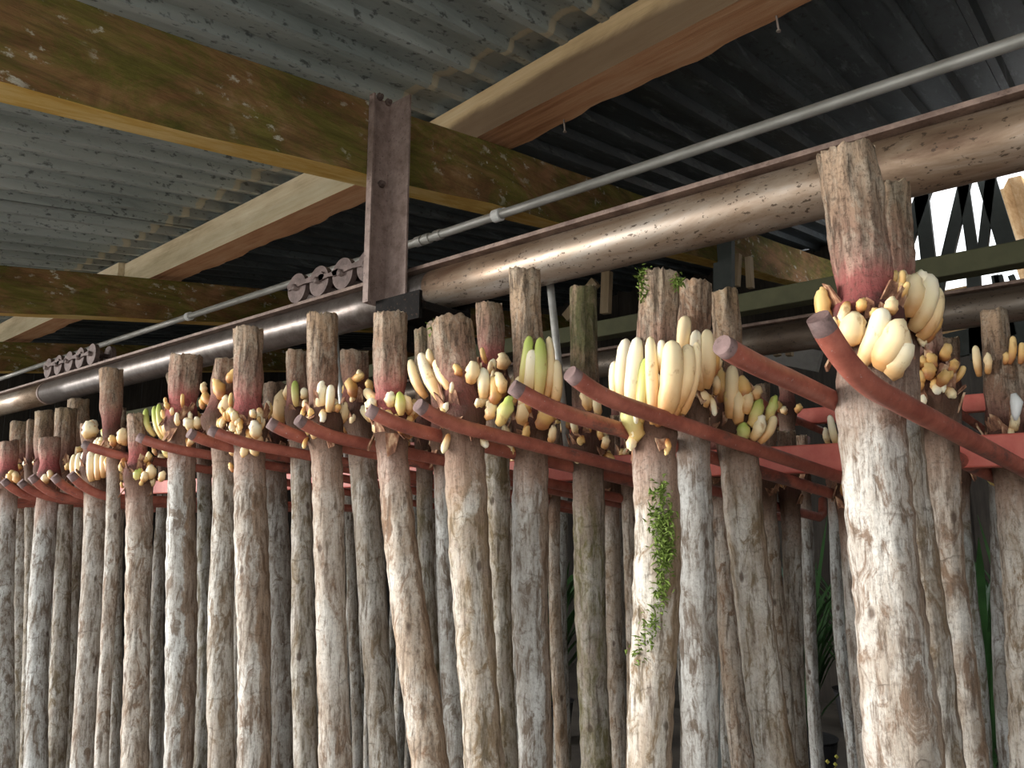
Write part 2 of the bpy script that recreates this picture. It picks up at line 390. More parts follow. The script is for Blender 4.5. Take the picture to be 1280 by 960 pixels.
# purlins resting on the beams, one length per bay
PUR = [(-2.46, 1.2, 2.275, 'long pale purlin with dark stain and orange underside, right of the steel hanger post'),
       (-5.62, -2.465, 2.255, 'pale purlin with torn orange underside between the two nearer mossy beams'),
       (-8.5, -5.625, 2.27, 'short far purlin at the left edge beyond the second mossy beam')]
def purlin(x0, x1, Y, lab, turn):
    zc = ztop(Y + .1) + .133
    xm = (x0 + x1) / 2; t = thing('purlin', lab, 'purlin', (xm, Y + .1 + (xm - x0) * math.tan(turn), zc)); t.rotation_euler.z = turn
    L = x1 - x0; N = max(8, int(L / .06)); V = []; Fc = []; fm = []; r = random.Random(int(-x0 * 10))
    ph = r.uniform(0, 6)
    for i in range(N + 1):
        x = -L / 2 + L * i / N
        wv = .010 * math.sin(i * .45 + ph) + .006 * math.sin(i * 1.3 + ph) + r.uniform(-.004, .004)
        V += [(x, -.1, -.102 - .1 * SLOPE), (x, .115 + wv, -.102 + .1 * SLOPE), (x, .11 + wv * .3, .100 + .1 * SLOPE), (x, -.1, .100 - .1 * SLOPE)]
    for i in range(N):
        a, b = 4 * i, 4 * i + 4
        for k in range(4):
            k2 = (k + 1) % 4; Fc.append((a + k, b + k, b + k2, a + k2)); fm.append(1 if k == 0 else 0)
    Fc += [(0, 1, 2, 3), (4 * N + 3, 4 * N + 2, 4 * N + 1, 4 * N)]; fm += [0, 0]
    mesh_obj('purlin_body', V, Fc, PURLD if x1 > 0 else PURL, t, mats=[PURLB], fmat=fm)
    return t, zc
NAILM = mat_rust('nail', (.25, .2, .17), (.5, .44, .4), .5)
for x0, x1, Y, lab in PUR:
    t, zc = purlin(x0, x1, Y, lab, -.095 if x1 > 0 else -.02)
    if x1 > 0:
        for px, py in ((697, 150), (975, 22)):
            P = PY(px, py, Y + .1); X = P[0] - (x0 + x1) / 2
            v, f = tube_vf([(X, .09, -.07), (X + .006, .092, -.145)], .0035, 6)
            v2, f2 = tube_vf([(X + .006, .092, -.145), (X + .006, .092, -.149)], .008, 8)
            mesh_obj('nail', *join((v, f), (v2, f2)), NAILM, t)

# ------------------------------------------------------------------ overhead rail, hanger post, conduit, trolleys
def rail(Y, zc, r, x0, x1, mat, lab, fl=True):
    t = thing('overhead_rail', lab, 'rail', ((x0 + x1) / 2, Y, zc))
    L = (x1 - x0) / 2
    xj = PY(545, 366, 1.8)[0] - (x0 + x1) / 2
    for a, b, m_ in (((-L, L, mat),) if not fl else ((-L, PY(63, 478, 1.8)[0] - (x0 + x1) / 2, mat), (PY(63, 478, 1.8)[0] - (x0 + x1) / 2, xj, RAILD), (xj, L, mat))):
        o = mesh_obj('pipe', *tube_vf([(a + (b - a) * i / 8, 0, 0) for i in range(9)], r, 32), m_, t, smooth=True)
        for p in o.data.polygons:
            if len(p.vertices) > 4: p.use_smooth = False
    box('top_flange', -L, L, -r * .86, r * .86, r - .004, r + .010, FLANGE, t, .002)
    if fl: 
        X = PY(63, 478, Y)[0] - (x0 + x1) / 2
        mesh_obj('weld_seam', *tube_vf([(X - .012, 0, 0), (X + .012, 0, 0)], r + .003, 32), FLANGE, t)
    return t
ZR, RRAD = 2.518, .072
rail(1.8, ZR, RRAD, -10.5, 1.2, RAIL, 'long rusty steel pipe rail running above the front row of canes')
ZR2 = 2.545
rail(3.35, ZR2 - .02, .068, -9.5, 1.8, RAIL2, 'dull second pipe rail farther back under a mossy timber', False)
t = thing('hanger_post', 'rusty upright steel channel holding the pipe rail under the mossy beam', 'post', (-2.03, 1.66, 2.46))
# channel: web against the beam side, two flanges towards +X
zt = 3.235 - 2.46
PXB = 0.0
mesh_obj('channel', *join(box_vf(.002, .010, -.058, .040, 0, zt), box_vf(.010, .030, -.058, -.050, 0, zt), box_vf(.010, .118, .032, .040, 0, zt)), POST, t)
for (y, z) in ((-.02, .78), (.02, .775), (0, .45)):
    mesh_obj('bolt', *join(tube_vf([(.008, y, z), (.03, y, z)], .007, 8), tube_vf([(.010, y, z), (.020, y, z)], .014, 6)), TROL, t)
t = thing('rail_bracket', 'black steel saddle bracket under the pipe rail at the foot of the hanger post', 'bracket', (-1.90, 1.75, 2.375))
mesh_obj('saddle', *join(box_vf(-.105, .115, -.10, .13, .035, .062), box_vf(-.105, .115, -.108, -.095, .0, .095), box_vf(-.105, .115, .125, .137, .0, .16)), BLACKSTEEL, t)
box('gusset', -.105, -.09, -.095, .13, -.06, .035, BLACKSTEEL, t)

YC = 2.31
cz = ztop(YC) - .285 - .02
def czx(x): return cz - .012 + .006 * math.sin(x * .7)
pts = [(x, YC, czx(x)) for x in np.linspace(-8.5, 1.6, 30)]
t = thing('conduit', 'thin grey galvanised conduit running under the timber beams above the rail', 'pipe', (0, 0, 0))
mesh_obj('tube', *tube_vf(pts, .0195, 16), COND, t, smooth=True)
for px in (524, 534, 548):
    X = PY(px, 300, YC)[0]
    mesh_obj('coupling', *tube_vf([(X - .02, YC, czx(X)), (X + .02, YC, czx(X))], .024, 16), COND, t, smooth=False)
for k, bx in enumerate((-2.09, -5.1)):
    X = PY(622, 268, YC)[0] if k == 0 else PY(236, 402, YC)[0]
    v, f = tube_vf([(X - .02, YC, czx(X)), (X + .02, YC, czx(X))], .0275, 16)
    v2, f2 = box_vf(X - .02, X + .02, YC + .02, YC + .06, cz + .008, cz + .02)
    mesh_obj('clip', *join((v, f), (v2, f2)), CLIP, t)

def trolley(x0, lab, step, n):
    zr = ZR + RRAD + .010; wr = .063
    t = thing('rail_trolley', lab, 'trolley', (x0, 1.8, zr))
    for i in range(n):
        x = i * step
        for y in (-.046, .046):
            prof = [(-.013, wr * .25), (-.0128, wr * .62), (-.009, wr * .70), (-.0088, wr * .80), (-.0125, wr * .84), (-.012, wr), (.012, wr), (.0122, wr * .84), (.0125, wr * .25)]
            mesh_obj('wheel', *tube_vf([(x, y + a, wr) for a, _ in prof], [b for _, b in prof], 28), TROL, t)
        mesh_obj('axle', *tube_vf([(x, -.076, wr), (x, .076, wr)], .014, 10), TROL, t, smooth=True)
    for i in range(n - 1):
        for y in (-.064, .064):
            if i % 2 == 0: a, b, zz, hgt = i * step - .045, (i + 1) * step + .035, wr + .014, .019
            else: a, b, zz, hgt = i * step + .01, (i + 1) * step - .01, wr + .008, .014
            V = []; prof = [(a, -hgt), (a - .012, 0), (a + .01, hgt), ((a + b) / 2, hgt * .45), (b - .01, hgt), (b + .012, 0), (b, -hgt), ((a + b) / 2, -hgt * .5)]
            m = len(prof)
            V = [(x, y - .004, zz + z) for x, z in prof] + [(x, y + .004, zz + z) for x, z in prof]
            Fc = [tuple(range(m)), tuple(range(2 * m - 1, m - 1, -1))] + [(k, m + k, m + (k + 1) % m, (k + 1) % m) for k in range(m)]
            mesh_obj('side_plate', V, Fc, TROL, t)
    return t
Xa = PY(378, 362, 1.77)[0]
trolley(Xa, 'rusty chain of trolley wheels on the rail just left of the hanger post', .152, 4)
Xb = PY(66, 457, 1.77)[0]
trolley(Xb, 'small far trolley of rusty wheels on the rail near the left edge', .17, 5)

# ------------------------------------------------------------------ racks: a red beam with bent rods under it
def rod_path(tip, bend, d, Yend, flat=False):
    tip, bend = Vector(tip), Vector(bend)
    P = []
    pre = bend + Vector(d) * .10
    for i in range(9):                                 # quadratic bend from the tip into the straight
        s = i / 8; P.append(tip * (1 - s) ** 2 + (tip * .06 + bend * .94 + Vector((0, 0, -.004))) * 2 * s * (1 - s) + pre * s * s)
    far = bend + Vector(d) * (Yend - bend.y) / d[1]
    for s in (.33, .66, 1): P.append(pre.lerp(far, s))
    P.append(far + Vector((-.004, .05, .012))); P.append(far + Vector((-.012, .085, .06)))
    return P
def rod(parent, tip, bend, d, Yend, r, base):
    pts = [Vector(p) - Vector(base) for p in rod_path(tip, bend, d, Yend)]
    o = mesh_obj('rod', *tube_vf(pts, [r * .93] + [r] * (len(pts) - 2) + [r * .93], 14), ROD, parent, smooth=True, mats=[WORN])
    n = len(o.data.polygons)
    for k in (n - 2, n - 1): o.data.polygons[k].material_index = 1; o.data.polygons[k].use_smooth = False
    for p in o.data.polygons:
        if p.index < 14: p.material_index = 1
    return o
RODS = [((1022, 396), (1062, 470)), ((902, 431), (935, 450)), ((712, 466), (748, 495)), ((640, 483), (686, 510)), ((522, 506), (552, 527)),
        ((460, 512), (500, 533)), ((372, 524), (400, 543)), ((336, 528), (370, 547)), ((262, 537), (300, 553)), ((236, 541), (262, 554)),
        ((172, 546), (205, 559)), ((104, 555), (135, 567))]
RB = (-1.3, 1.95, 1.88)
rk = thing('cane_rack', 'front red rack of a coral beam with bent rods carrying the nearest canes', 'rack', RB)
box('cross_beam', -3.0 - RB[0], .75 - RB[0], -.03, .03, 1.846 - RB[2], 1.916 - RB[2], REDBEAM, rk, .004)
DR = (.13, 1, -.125)
for i, (tp, bd) in enumerate(RODS):
    rod(rk, PY(*tp, 1.0), PY(*bd, 1.06), DR, 2.62, .0165 if i < 2 else .0147, RB)
for X in (.06, .20):
    rod(rk, (X - .02, 1.0, 1.975), (X, 1.06, 1.945), DR, 2.62, .0165, RB)
for (px, py) in ((441, 420), (708, 354)):             # round hangers up to the rail
    X = PY(px, py, 1.95)[0] - RB[0]
    mesh_obj('hanger_rod', *tube_vf([(X, 0, .03), (X, -.09, .60)], .012, 12), COND, rk, smooth=True)
# second rack in line, hanging a little lower
RB2 = (-4.4, 1.75, 1.80)
rk2 = thing('cane_rack', 'lower red rack at the far left, next along the rail beyond the front rack', 'rack', RB2)
box('cross_beam', -6.2 - RB2[0], -3.12 - RB2[0], -.03, .03, .038, .10, REDBEAM, rk2, .004)
D2 = (.05, 1, -.03)
for (x, y) in ((88, 592), (67, 595), (39, 595), (25, 602), (4, 600)):
    tip = PY(x, y, 1.0); bend = tip + np.array([.0, .07, -.035]); bend[2] = 1.80
    rod(rk2, tip, bend, D2, 2.35, .0147, RB2)
for X in (-3.95, -4.1, -4.35, -4.5, -4.75, -4.9): rod(rk2, (X, 1.0, 1.835), (X, 1.07, 1.80), D2, 2.35, .0165, RB2)
# racks of the row behind
P0 = PY(1210, 505, 3.5)
RB3 = (-2.0, 3.5, float(P0[2]))
rk3 = thing('cane_rack', 'dim red rack in the second row behind the front canes', 'rack', RB3)
box('cross_beam', -4.6, 2.9, -.03, .03, -.035, .035, REDBEAM, rk3, .004)
RX3 = [-6.0 + k * .30 + (k % 2) * .05 for k in range(22)]
for X in RX3:
    rod(rk3, (X - .02, 2.95, RB3[2] + .06), (X, 3.0, RB3[2] - .0), (.06, 1, -.1), 4.0, .0165, RB3)

# ------------------------------------------------------------------ canes
def cane_mesh(axis, rads, hs, nang, seed, fl, ringamp, brown_dir=None):
    """axis: (n,3) centre line from the top down, rads: radius, hs: height over the collar"""
    rg = np.random.RandomState(seed); n = len(axis)
    th = np.linspace(0, 2 * np.pi, nang, endpoint=False)
    T, H = np.meshgrid(th, hs)
    rough = np.zeros_like(T)
    up = np.clip((H - .02) / .08, 0, 1)                # fibrous stub above the collar
    for k in range(3, 19):
        ph, q = rg.uniform(0, 6.28), rg.uniform(-6, 6)
        rough += np.sin(k * T + ph + q * H + .8 * np.sin(H * 40 + ph)) * (fl / k ** .55) * (.30 + 1.35 * up)
    for k in range(7):
        ph, q, m = rg.uniform(0, 6.28), rg.uniform(12, 60), rg.randint(1, 4)
        rough += np.sin(m * T + q * H + ph) * fl * .35
    rough += ringamp * (((H + .006 * np.sin(T * 2 + seed)) / (.055 + .02 * rg.rand()) + rg.rand()) % 1.0 - .5) * (1 - up)
    rough += rg.normal(0, fl * .22, T.shape) * (1 + up)
    for _ in range(6):                                 # a few knots
        kh, ka = rg.uniform(hs.min() * .7, hs.max()), rg.uniform(0, 6.28)
        d2 = ((H - kh) / .012) ** 2 + (np.angle(np.exp(1j * (T - ka))) / .25) ** 2
        rough += .05 * np.exp(-d2)
    R = rads[:, None] * (1 + rough)
    # frame across the axis
    d = np.gradient(axis, axis=0); d /= np.linalg.norm(d, axis=1)[:, None]
    u = np.cross(d, np.array([0, 1.0, 0])); u /= np.linalg.norm(u, axis=1)[:, None]; w = np.cross(d, u)
    V = axis[:, None, :] + R[..., None] * (np.cos(T)[..., None] * u[:, None, :] + np.sin(T)[..., None] * w[:, None, :])
    jag = rg.normal(0, .0024, nang) + .003 * np.sin(th * 2 + seed)
    V[0, :, 2] += jag; V[1, :, 2] += jag * .5
    vv = V.reshape(-1, 3)
    capc = axis[0] + np.array([0, 0, -.003]); botc = axis[-1]
    inner = axis[0] + (V[0] - axis[0]) * .6; inner[:, 2] = axis[0][2] + rg.normal(0, .002, nang)
    vv = np.vstack([vv, inner, capc[None], botc[None]])
    i0 = n * nang; q = []
    idx = np.arange(nang); nx = (idx + 1) % nang
    for i in range(n - 1):
        q.append(np.stack([i * nang + idx, i * nang + nx, (i + 1) * nang + nx, (i + 1) * nang + idx], 1))
    q.append(np.stack([i0 + idx, i0 + nx, nx, idx], 1))
    quads = np.vstack(q)
    tri = [(i0 + nang, i0 + b, i0 + a) for a, b in zip(idx, nx)] + [(i0 + nang + 1, (n - 1) * nang + a, (n - 1) * nang + b) for a, b in zip(idx, nx)]
    me = bpy.data.meshes.new('stem')
    me.from_pydata(vv.tolist(), [], quads.tolist() + tri)
    me.materials.append(BARK); me.materials.append(CUT)
    nq = len(quads)
    mi = np.zeros(len(me.polygons), int); mi[nq - nang:nq] = 1; mi[nq:nq + nang] = 1
    me.polygons.foreach_set('material_index', mi)
    sm = np.ones(len(me.polygons), bool); sm[nq - nang:] = False
    me.polygons.foreach_set('use_smooth', sm)
    hv = np.concatenate([np.repeat(hs, nang), np.full(nang, hs[0]), [hs[0], hs[-1]]]).astype(np.float32)
    at = me.attributes.new('h', 'FLOAT', 'POINT'); at.data.foreach_set('value', hv)
    if brown_dir is not None:
        dirv = RR * math.cos(brown_dir) + hh * math.sin(brown_dir)
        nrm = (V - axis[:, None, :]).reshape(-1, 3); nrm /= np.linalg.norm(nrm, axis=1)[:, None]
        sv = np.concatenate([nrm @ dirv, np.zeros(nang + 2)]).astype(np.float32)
    else: sv = np.full(len(vv), -1.5, np.float32)
    at = me.attributes.new('stain', 'FLOAT', 'POINT'); at.data.foreach_set('value', sv)
    me.update()
    return me

def finger(parent, base, A, B, dia, mat, bulge, rg, name='shoot'):
    """a blunt tapering shoot from A to B (world), bowed out along 'bulge'"""
    A, B = Vector(A), Vector(B); L = (B - A).length; n = 9; m = 8
    if L < dia * 1.1: B = A + (B - A).normalized() * dia * 1.1 if L > 1e-6 else A + Vector((0, 0, dia * 1.1)); L = (B - A).length
    pts, rad, ts = [], [], []
    bow = Vector(bulge) * L * rg.uniform(.08, .16)
    for i in range(n):
        s = [0, .10, .25, .42, .60, .76, .88, .96, 1.0][i]
        pts.append(A.lerp(B, s) + bow * math.sin(math.pi * (s ** .8)) - Vector(base))
        prof = [.60, .80, .95, 1.0, 1.0, .96, .85, .60, .22][i]
        tr = min(1.0, dia / L * 1.3)
        if tr > .45 and s > .6: prof = max(.2, math.sqrt(max(0.03, 1 - ((s - .5) / .51) ** 2)))
        jt = .05 if tr < .45 else .13
        rad.append(dia / 2 * prof * (1 + rg.uniform(-jt, jt))); ts.append(s)
        if tr > .45: pts[-1] = pts[-1] + Vector((rg.uniform(-.08, .08), rg.uniform(-.08, .08), 0)) * dia
    v, f = tube_vf(pts, rad, m)
    me = bpy.data.meshes.new(name); me.from_pydata([tuple(p) for p in v], [], f); me.materials.append(mat)
    me.polygons.foreach_set('use_smooth', [True] * len(me.polygons))
    at = me.attributes.new('t', 'FLOAT', 'POINT'); at.data.foreach_set('value', np.repeat(ts, m).astype(np.float32))
    me.update()
    return link(bpy.data.objects.new(name, me), parent)

ZB = .16
CAT = 'cane'
def cane(Y, top, wt, col, path, ws, shoots, label, seed, group=None, tone=.5, dark=0.0, moss=0.0, stain=None, pink=None, skin=0, hi=False, bits=0, collar=1.22, torn=True):
    if hi and not skin: skin = 9
    """top, col and path are where the cut end, the collar and the stem are seen; Y is how deep the cane hangs; widths in the same frame"""
    rg = random.Random(seed)
    K = PY(*col, Y); Tp = PY(*top, Y); dep = fdep(K)
    r = ws * dep / F / 2; rs = wt * dep / F / 2
    low = [PY(*p, Y) for p in path]
    if low[-1][2] > ZB:                                # carry on down in a straight line to the foot
        a, b = (low[-2] if len(low) > 1 else K), low[-1]; d = (b - a) / (a[2] - b[2]); e = b + d * (b[2] - ZB)
        e[0] = b[0] + (e[0] - b[0]) * .6; low.append(e)
    ctrl = np.array([Tp, K] + low)
    zz = ctrl[:, 2]
    zs = np.concatenate([np.linspace(Tp[2], K[2] + .02, 26 if hi else 12, endpoint=False), np.linspace(K[2] + .02, K[2] - .09, 14 if hi else 8, endpoint=False),
                         np.linspace(K[2] - .09, ZB, 110 if hi else 46)])
    ax = np.stack([np.interp(-zs, -zz, ctrl[:, 0]), np.interp(-zs, -zz, ctrl[:, 1]), zs], 1)
    ker = np.ones(7) / 7
    for c in (0, 1): ax[:, c] = np.convolve(np.pad(ax[:, c], 3, mode='edge'), ker, 'valid')
    hs = zs - K[2]
    ph = rg.uniform(0, 6)
    ax[:, 0] += .006 * np.sin(hs * 5 + ph); ax[:, 1] += .006 * np.sin(hs * 4 + ph * 2)
    s = 1 / (1 + np.exp(-(hs - .01) / .02))
    rad = r * (1 + .05 * np.sin(hs * 7 + ph)) * (1 - s) + rs * s
    rad *= 1 - .12 * np.exp(-((hs - .035) / .025) ** 2)                 # pink neck
    rad *= 1 + (collar - 1) * np.exp(-((hs + .035) / .035) ** 2)        # swollen collar
    base = np.array([ax[-1][0], ax[-1][1], ZB])
    root = thing('cane', label, CAT, base, group)
    me = cane_mesh(ax - base, rad, hs, 52 if hi else 22, seed, .024, .075, stain)
    o = bpy.data.objects.new('stem', me); link(o, root)
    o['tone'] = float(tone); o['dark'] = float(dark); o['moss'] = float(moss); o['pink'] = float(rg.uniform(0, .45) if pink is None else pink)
    # ragged torn bark around the collar
    if torn:
        V = []; Fc = []
        nb = 16 if hi else 8
        for k in range(nb):
            a = 2 * math.pi * (k + rg.random()) / nb; zc = K[2] - rg.uniform(-.005, .075); R = r * collar * rg.uniform(.95, 1.08)
            i = int(np.argmin(abs(zs - zc))); cx, cy = ax[i][0], ax[i][1]; w = rg.uniform(.008, .018); L = rg.uniform(.02, .06); fl = rg.uniform(.004, .016)
            e = Vector((math.cos(a), math.sin(a), 0)); tq = Vector((-e.y, e.x, 0)); c0 = Vector((cx, cy, zc)) - Vector(base)
            n0 = len(V); sgn = 1 if rg.random() < .6 else -1
            p = [c0 + e * (R * .86) + tq * w, c0 + e * (R * .86) - tq * w, c0 + e * (R + fl) - tq * w * .6 + Vector((0, 0, sgn * L)), c0 + e * (R + fl) + tq * w * .4 + Vector((0, 0, sgn * L * .8))]
            V += p + [q - e * .004 for q in p]
            Fc += [(n0, n0 + 1, n0 + 2, n0 + 3), (n0 + 7, n0 + 6, n0 + 5, n0 + 4)] + [(n0 + i2, n0 + 4 + i2, n0 + 4 + (i2 + 1) % 4, n0 + (i2 + 1) % 4) for i2 in range(4)]
        mesh_obj('torn_collar', V, Fc, TORN, root, kind='stuff')
    if skin:
        for k in range(skin):
            a = math.atan2(-hh[1], -hh[0]) + rg.uniform(-1.3, 1.3); e = np.array([math.cos(a), math.sin(a), 0]); zc = K[2] + rg.uniform(-.085, .02)
            A = np.array([K[0], K[1], zc]) + e * r * collar * .93; L = rg.uniform(.018, .045)
            B = A + e * rg.uniform(.006, .02) + np.array([rg.uniform(-.012, .012), 0, rg.choice((-1, 1, 1)) * L])
            finger(root, base, A, B, rg.uniform(.010, .022), SH[rg.choice('cowo')], e, rg, 'bud')
    front = -hh
    def on_bark(px, py, wpx):                           # where a shoot seen at a pixel leaves the bark
        Pw = PY(px, py, Y); i = int(np.argmin(abs(zs - Pw[2]))); R = rad[i] * 1.03 + wpx * dep / F * .42
        lat = float((Pw - np.array([ax[i][0], ax[i][1], Pw[2]])) @ RR)
        dd = math.sqrt(max(0.0, R * R - lat * lat)) if abs(lat) < R else 0.0
        return PZ(px, py, fdep(Pw) - dd), lat, R
    for sh in shoots:
        if len(sh) == 4: (bx, by, w, c) = sh; tx, ty = bx + rg.uniform(-.75, .75) * w, by - rg.uniform(.5, 1.0) * w; by += .6 * w; w *= .85
        else: (bx, by, tx, ty, w, c) = sh
        A, la, R = on_bark(bx, by, w * .3); B, lb, R2 = on_bark(tx, ty, w * 1.2)
        A = A + (np.array([ax[0][0], 0, 0]) * 0)
        out = (-hh) * .7 + RR * (.5 * np.sign(lb if abs(lb) > 1e-4 else 1) * min(1, abs(lb) / R))
        finger(root, base, A, B, w * 1.17 * dep / F, SH[c], out, rg)
    for _ in range(bits):                               # further small shoots around the sides and back
        a = rg.uniform(0, 6.28); e = np.array([math.cos(a), math.sin(a), 0])
        if e @ (-hh) > -.2: e = -e
        A = np.array([K[0], K[1], K[2] - .03]) + e * r * .9; B = A + e * rg.uniform(.015, .035) + np.array([0, 0, rg.uniform(.03, .09)])
        finger(root, base, A, B, rg.uniform(.018, .03), SH[rg.choice('cwo')], e, rg)
    return root, base, r, (zs, ax, rad), K

def cluster(cx, cy, w, hgt, n, size, seed, cols='cwo', ln=1.6):
    """a bunch of n small shoots seen around cx, cy"""
    rg = random.Random(seed); out = []
    for _ in range(n):
        x = cx + rg.uniform(-.5, .5) * w; y = cy + rg.uniform(-.5, .5) * hgt; s = size * rg.uniform(.8, 1.2)
        out.append((x, y, x + (x - cx) * .35 + rg.uniform(-2, 2), y - s * ln * rg.uniform(.7, 1.2), s, rg.choice(cols)))
    return out
def moss_tuft(root, base, pts, n, size, seed, spread):
    rg = random.Random(seed); V = []; Fc = []
    for _ in range(n):
        k = rg.random() * (len(pts) - 1); i = int(k); p = Vector(pts[i]).lerp(Vector(pts[min(i + 1, len(pts) - 1)]), k - i)
        p += Vector([rg.gauss(0, spread) for _ in range(3)]); p -= Vector(base)
        d = Vector([rg.gauss(0, 1) for _ in range(3)]).normalized(); u, w = frame(d); s = size * rg.uniform(.5, 1.2); n0 = len(V)
        V += [p - u * s * .35, p + d * s * .6 - w * s * .15, p + u * s * .35, p + d * s * 1.3 + w * s * .2]; Fc += [(n0, n0 + 1, n0 + 3), (n0 + 1, n0 + 2, n0 + 3), (n0, n0 + 2, n0 + 1)]
    mesh_obj('moss', V, Fc, MOSS, root, kind='stuff')

SA = 0.15
cane(1.33, (1052, 192), 70, (1078, 385), [(1085, 480), (1096, 600), (1110, 700), (1122, 800), (1134, 960)], 78,
     [(1075, 457, 1104, 385, 20, 'w'), (1061, 432, 1071, 390, 26, 'c'), (1100, 462, 1124, 398, 29, 'c'), (1108, 470, 1133, 420, 25, 'w'), (1043, 425, 1044, 396, 10, 'c'),
      (1073, 381, 13, 'o'), (1113, 383, 16, 'c'), (1094, 392, 12, 'o'), (1052, 402, 14, 'o')],
     'thickest cane at the right, tall ribbed stub, fat cream shoots behind the bent rod', 1, hi=True, pink=0.90, tone=.62, stain=SA, bits=4, collar=1.1)
cane(1.475, (1106, 236), 50, (1122, 385), [(1128, 480), (1136, 600), (1146, 700), (1155, 800), (1168, 960)], 50,
     [(1133, 395, 1141, 343, 23, 'c'), (1139, 413, 1160, 343, 20, 'w'), (1150, 423, 1170, 360, 17, 'c'), (1112, 362, 1112, 345, 19, 'o'), (1127, 364, 1127, 342, 18, 'c'), (1156, 427, 1168, 382, 15, 'o'), (1148, 372, 1151, 338, 16, 'w')],
     'cane pressed behind the thickest right-hand cane, cream shoots fanning to the right', 2, hi=True, pink=0.70, tone=.7, moss=.2, stain=SA, bits=2, collar=1.1)
cane(1.615, (1152, 395), 36, (1158, 470), [(1170, 560), (1180, 700), (1196, 800), (1213, 960)], 44,
     [(1180, 442, 14, 'o'), (1160, 463, 16, 'o'), (1150, 453, 13, 'o'), (1173, 473, 14, 'o'), (1187, 458, 12, 'o'), (1148, 490, 1149, 470, 9, 'o'), (1168, 452, 12, 'o'), (1183, 470, 9, 'o')],
     'third cane of the right-hand row, knobbly orange buds, pale stem with brown right side', 3, hi=True, tone=.75, stain=SA)
cane(2.11, (1052, 560), 22, (1058, 606), [(1064, 700), (1076, 830), (1092, 960)], 27, [(1055, 620, 1060, 598, 12, 'o'), (1065, 612, 8, 'o'), (1036, 556, 1031, 534, 7, 'w'), (1046, 558, 1037, 519, 8, 'w')],
     'slim grey-brown cane just left of the thickest right-hand cane, low white shoots', 4, tone=.5)
# the row between the third and fourth rods
rE = cane(1.30, (826, 341), 49, (818, 500), [(816, 580), (820, 640), (818, 760), (813, 860), (812, 960)], 53,
     [(772, 505, 768, 452, 11, 'w'), (782, 510, 783, 424, 17, 'w'), (791, 535, 797, 422, 19, 'w'), (800, 530, 809, 447, 14, 'g'), (817, 530, 813, 421, 14, 'c'), (829, 525, 840, 426, 23, 'c'),
      (824, 465, 827, 425, 10, 'w'), (843, 512, 859, 431, 17, 'c'), (853, 517, 871, 428, 13, 'c'), (801, 548, 787, 500, 22, 'g'), (788, 480, 776, 432, 12, 'c'), (838, 528, 850, 470, 12, 'o')],
     'cane with a mossy trailing stem and a crown of long cream shoots like bananas', 5, hi=True, pink=0.80, tone=.85, stain=.05, moss=.25, bits=3, collar=1.15)
root, base, r, (zs, ax, rad), K = rE
def bark_pts(Y, pix, r):
    out = []
    for (x, y) in pix:
        P = PY(x, y, Y); i = int(np.argmin(abs(zs - P[2]))); lat = float((P - np.array([ax[i][0], ax[i][1], P[2]])) @ RR)
        out.append(PZ(x, y, fdep(P) - math.sqrt(max(0, (rad[i] + .004) ** 2 - lat * lat))))
    return out
moss_tuft(root, base, bark_pts(1.30, [(826, 600), (822, 640), (824, 665), (828, 690), (829, 720), (826, 750), (816, 780), (806, 800), (800, 825)], r), 620, .011, 1, .008)
moss_tuft(root, base, bark_pts(1.30, [(832, 640), (834, 680), (833, 700)], r), 240, .011, 6, .007)
moss_tuft(root, base, bark_pts(1.30, [(806, 338), (805, 350), (806, 375)], r), 200, .010, 2, .006)
moss_tuft(root, base, bark_pts(1.30, [(846, 345), (847, 358)], r), 60, .010, 3, .005)
cane(1.445, (870, 355), 44, (868, 470), [(868, 560), (868, 700), (870, 860), (872, 960)], 42,
     [(851, 455, 857, 395, 16, 'c'), (866, 482, 870, 413, 14, 'w'), (882, 485, 883, 412, 15, 'c'), (890, 470, 887, 425, 12, 'o'), (875, 488, 877, 440, 12, 'c')],
     'straight pale grey cane right of the mossy one, blotched like plaster', 6, hi=True, pink=0.10, tone=.15, bits=2)
cane(1.575, (907, 366), 33, (913, 500), [(922, 590), (932, 680), (945, 780), (972, 960)], 45,
     [(912, 523, 915, 457, 15, 'c'), (923, 530, 920, 485, 14, 'c'), (903, 502, 901, 460, 16, 'o'), (930, 517, 936, 488, 12, 'c'), (943, 499, 945, 482, 11, 'c'), (936, 532, 951, 500, 13, 'g'),
      (956, 527, 969, 494, 11, 'g'), (926, 553, 930, 528, 14, 'g'), (940, 549, 953, 519, 12, 'w'), (949, 553, 968, 520, 10, 'c'), (931, 500, 926, 470, 13, 'o')],
     'leaning cane with yellow-green shoots spreading right, beside the end of the red beam', 7, hi=True, pink=0.10, tone=.6, moss=.25, stain=.2, bits=2)
cane(2.19, (893, 520), 22, (895, 570), [(897, 640), (912, 800), (930, 960)], 25, [(895, 572, 8, 'o')], 'slim pinkish-brown cane behind the pale grey and the leaning cane', 8, tone=1.0)
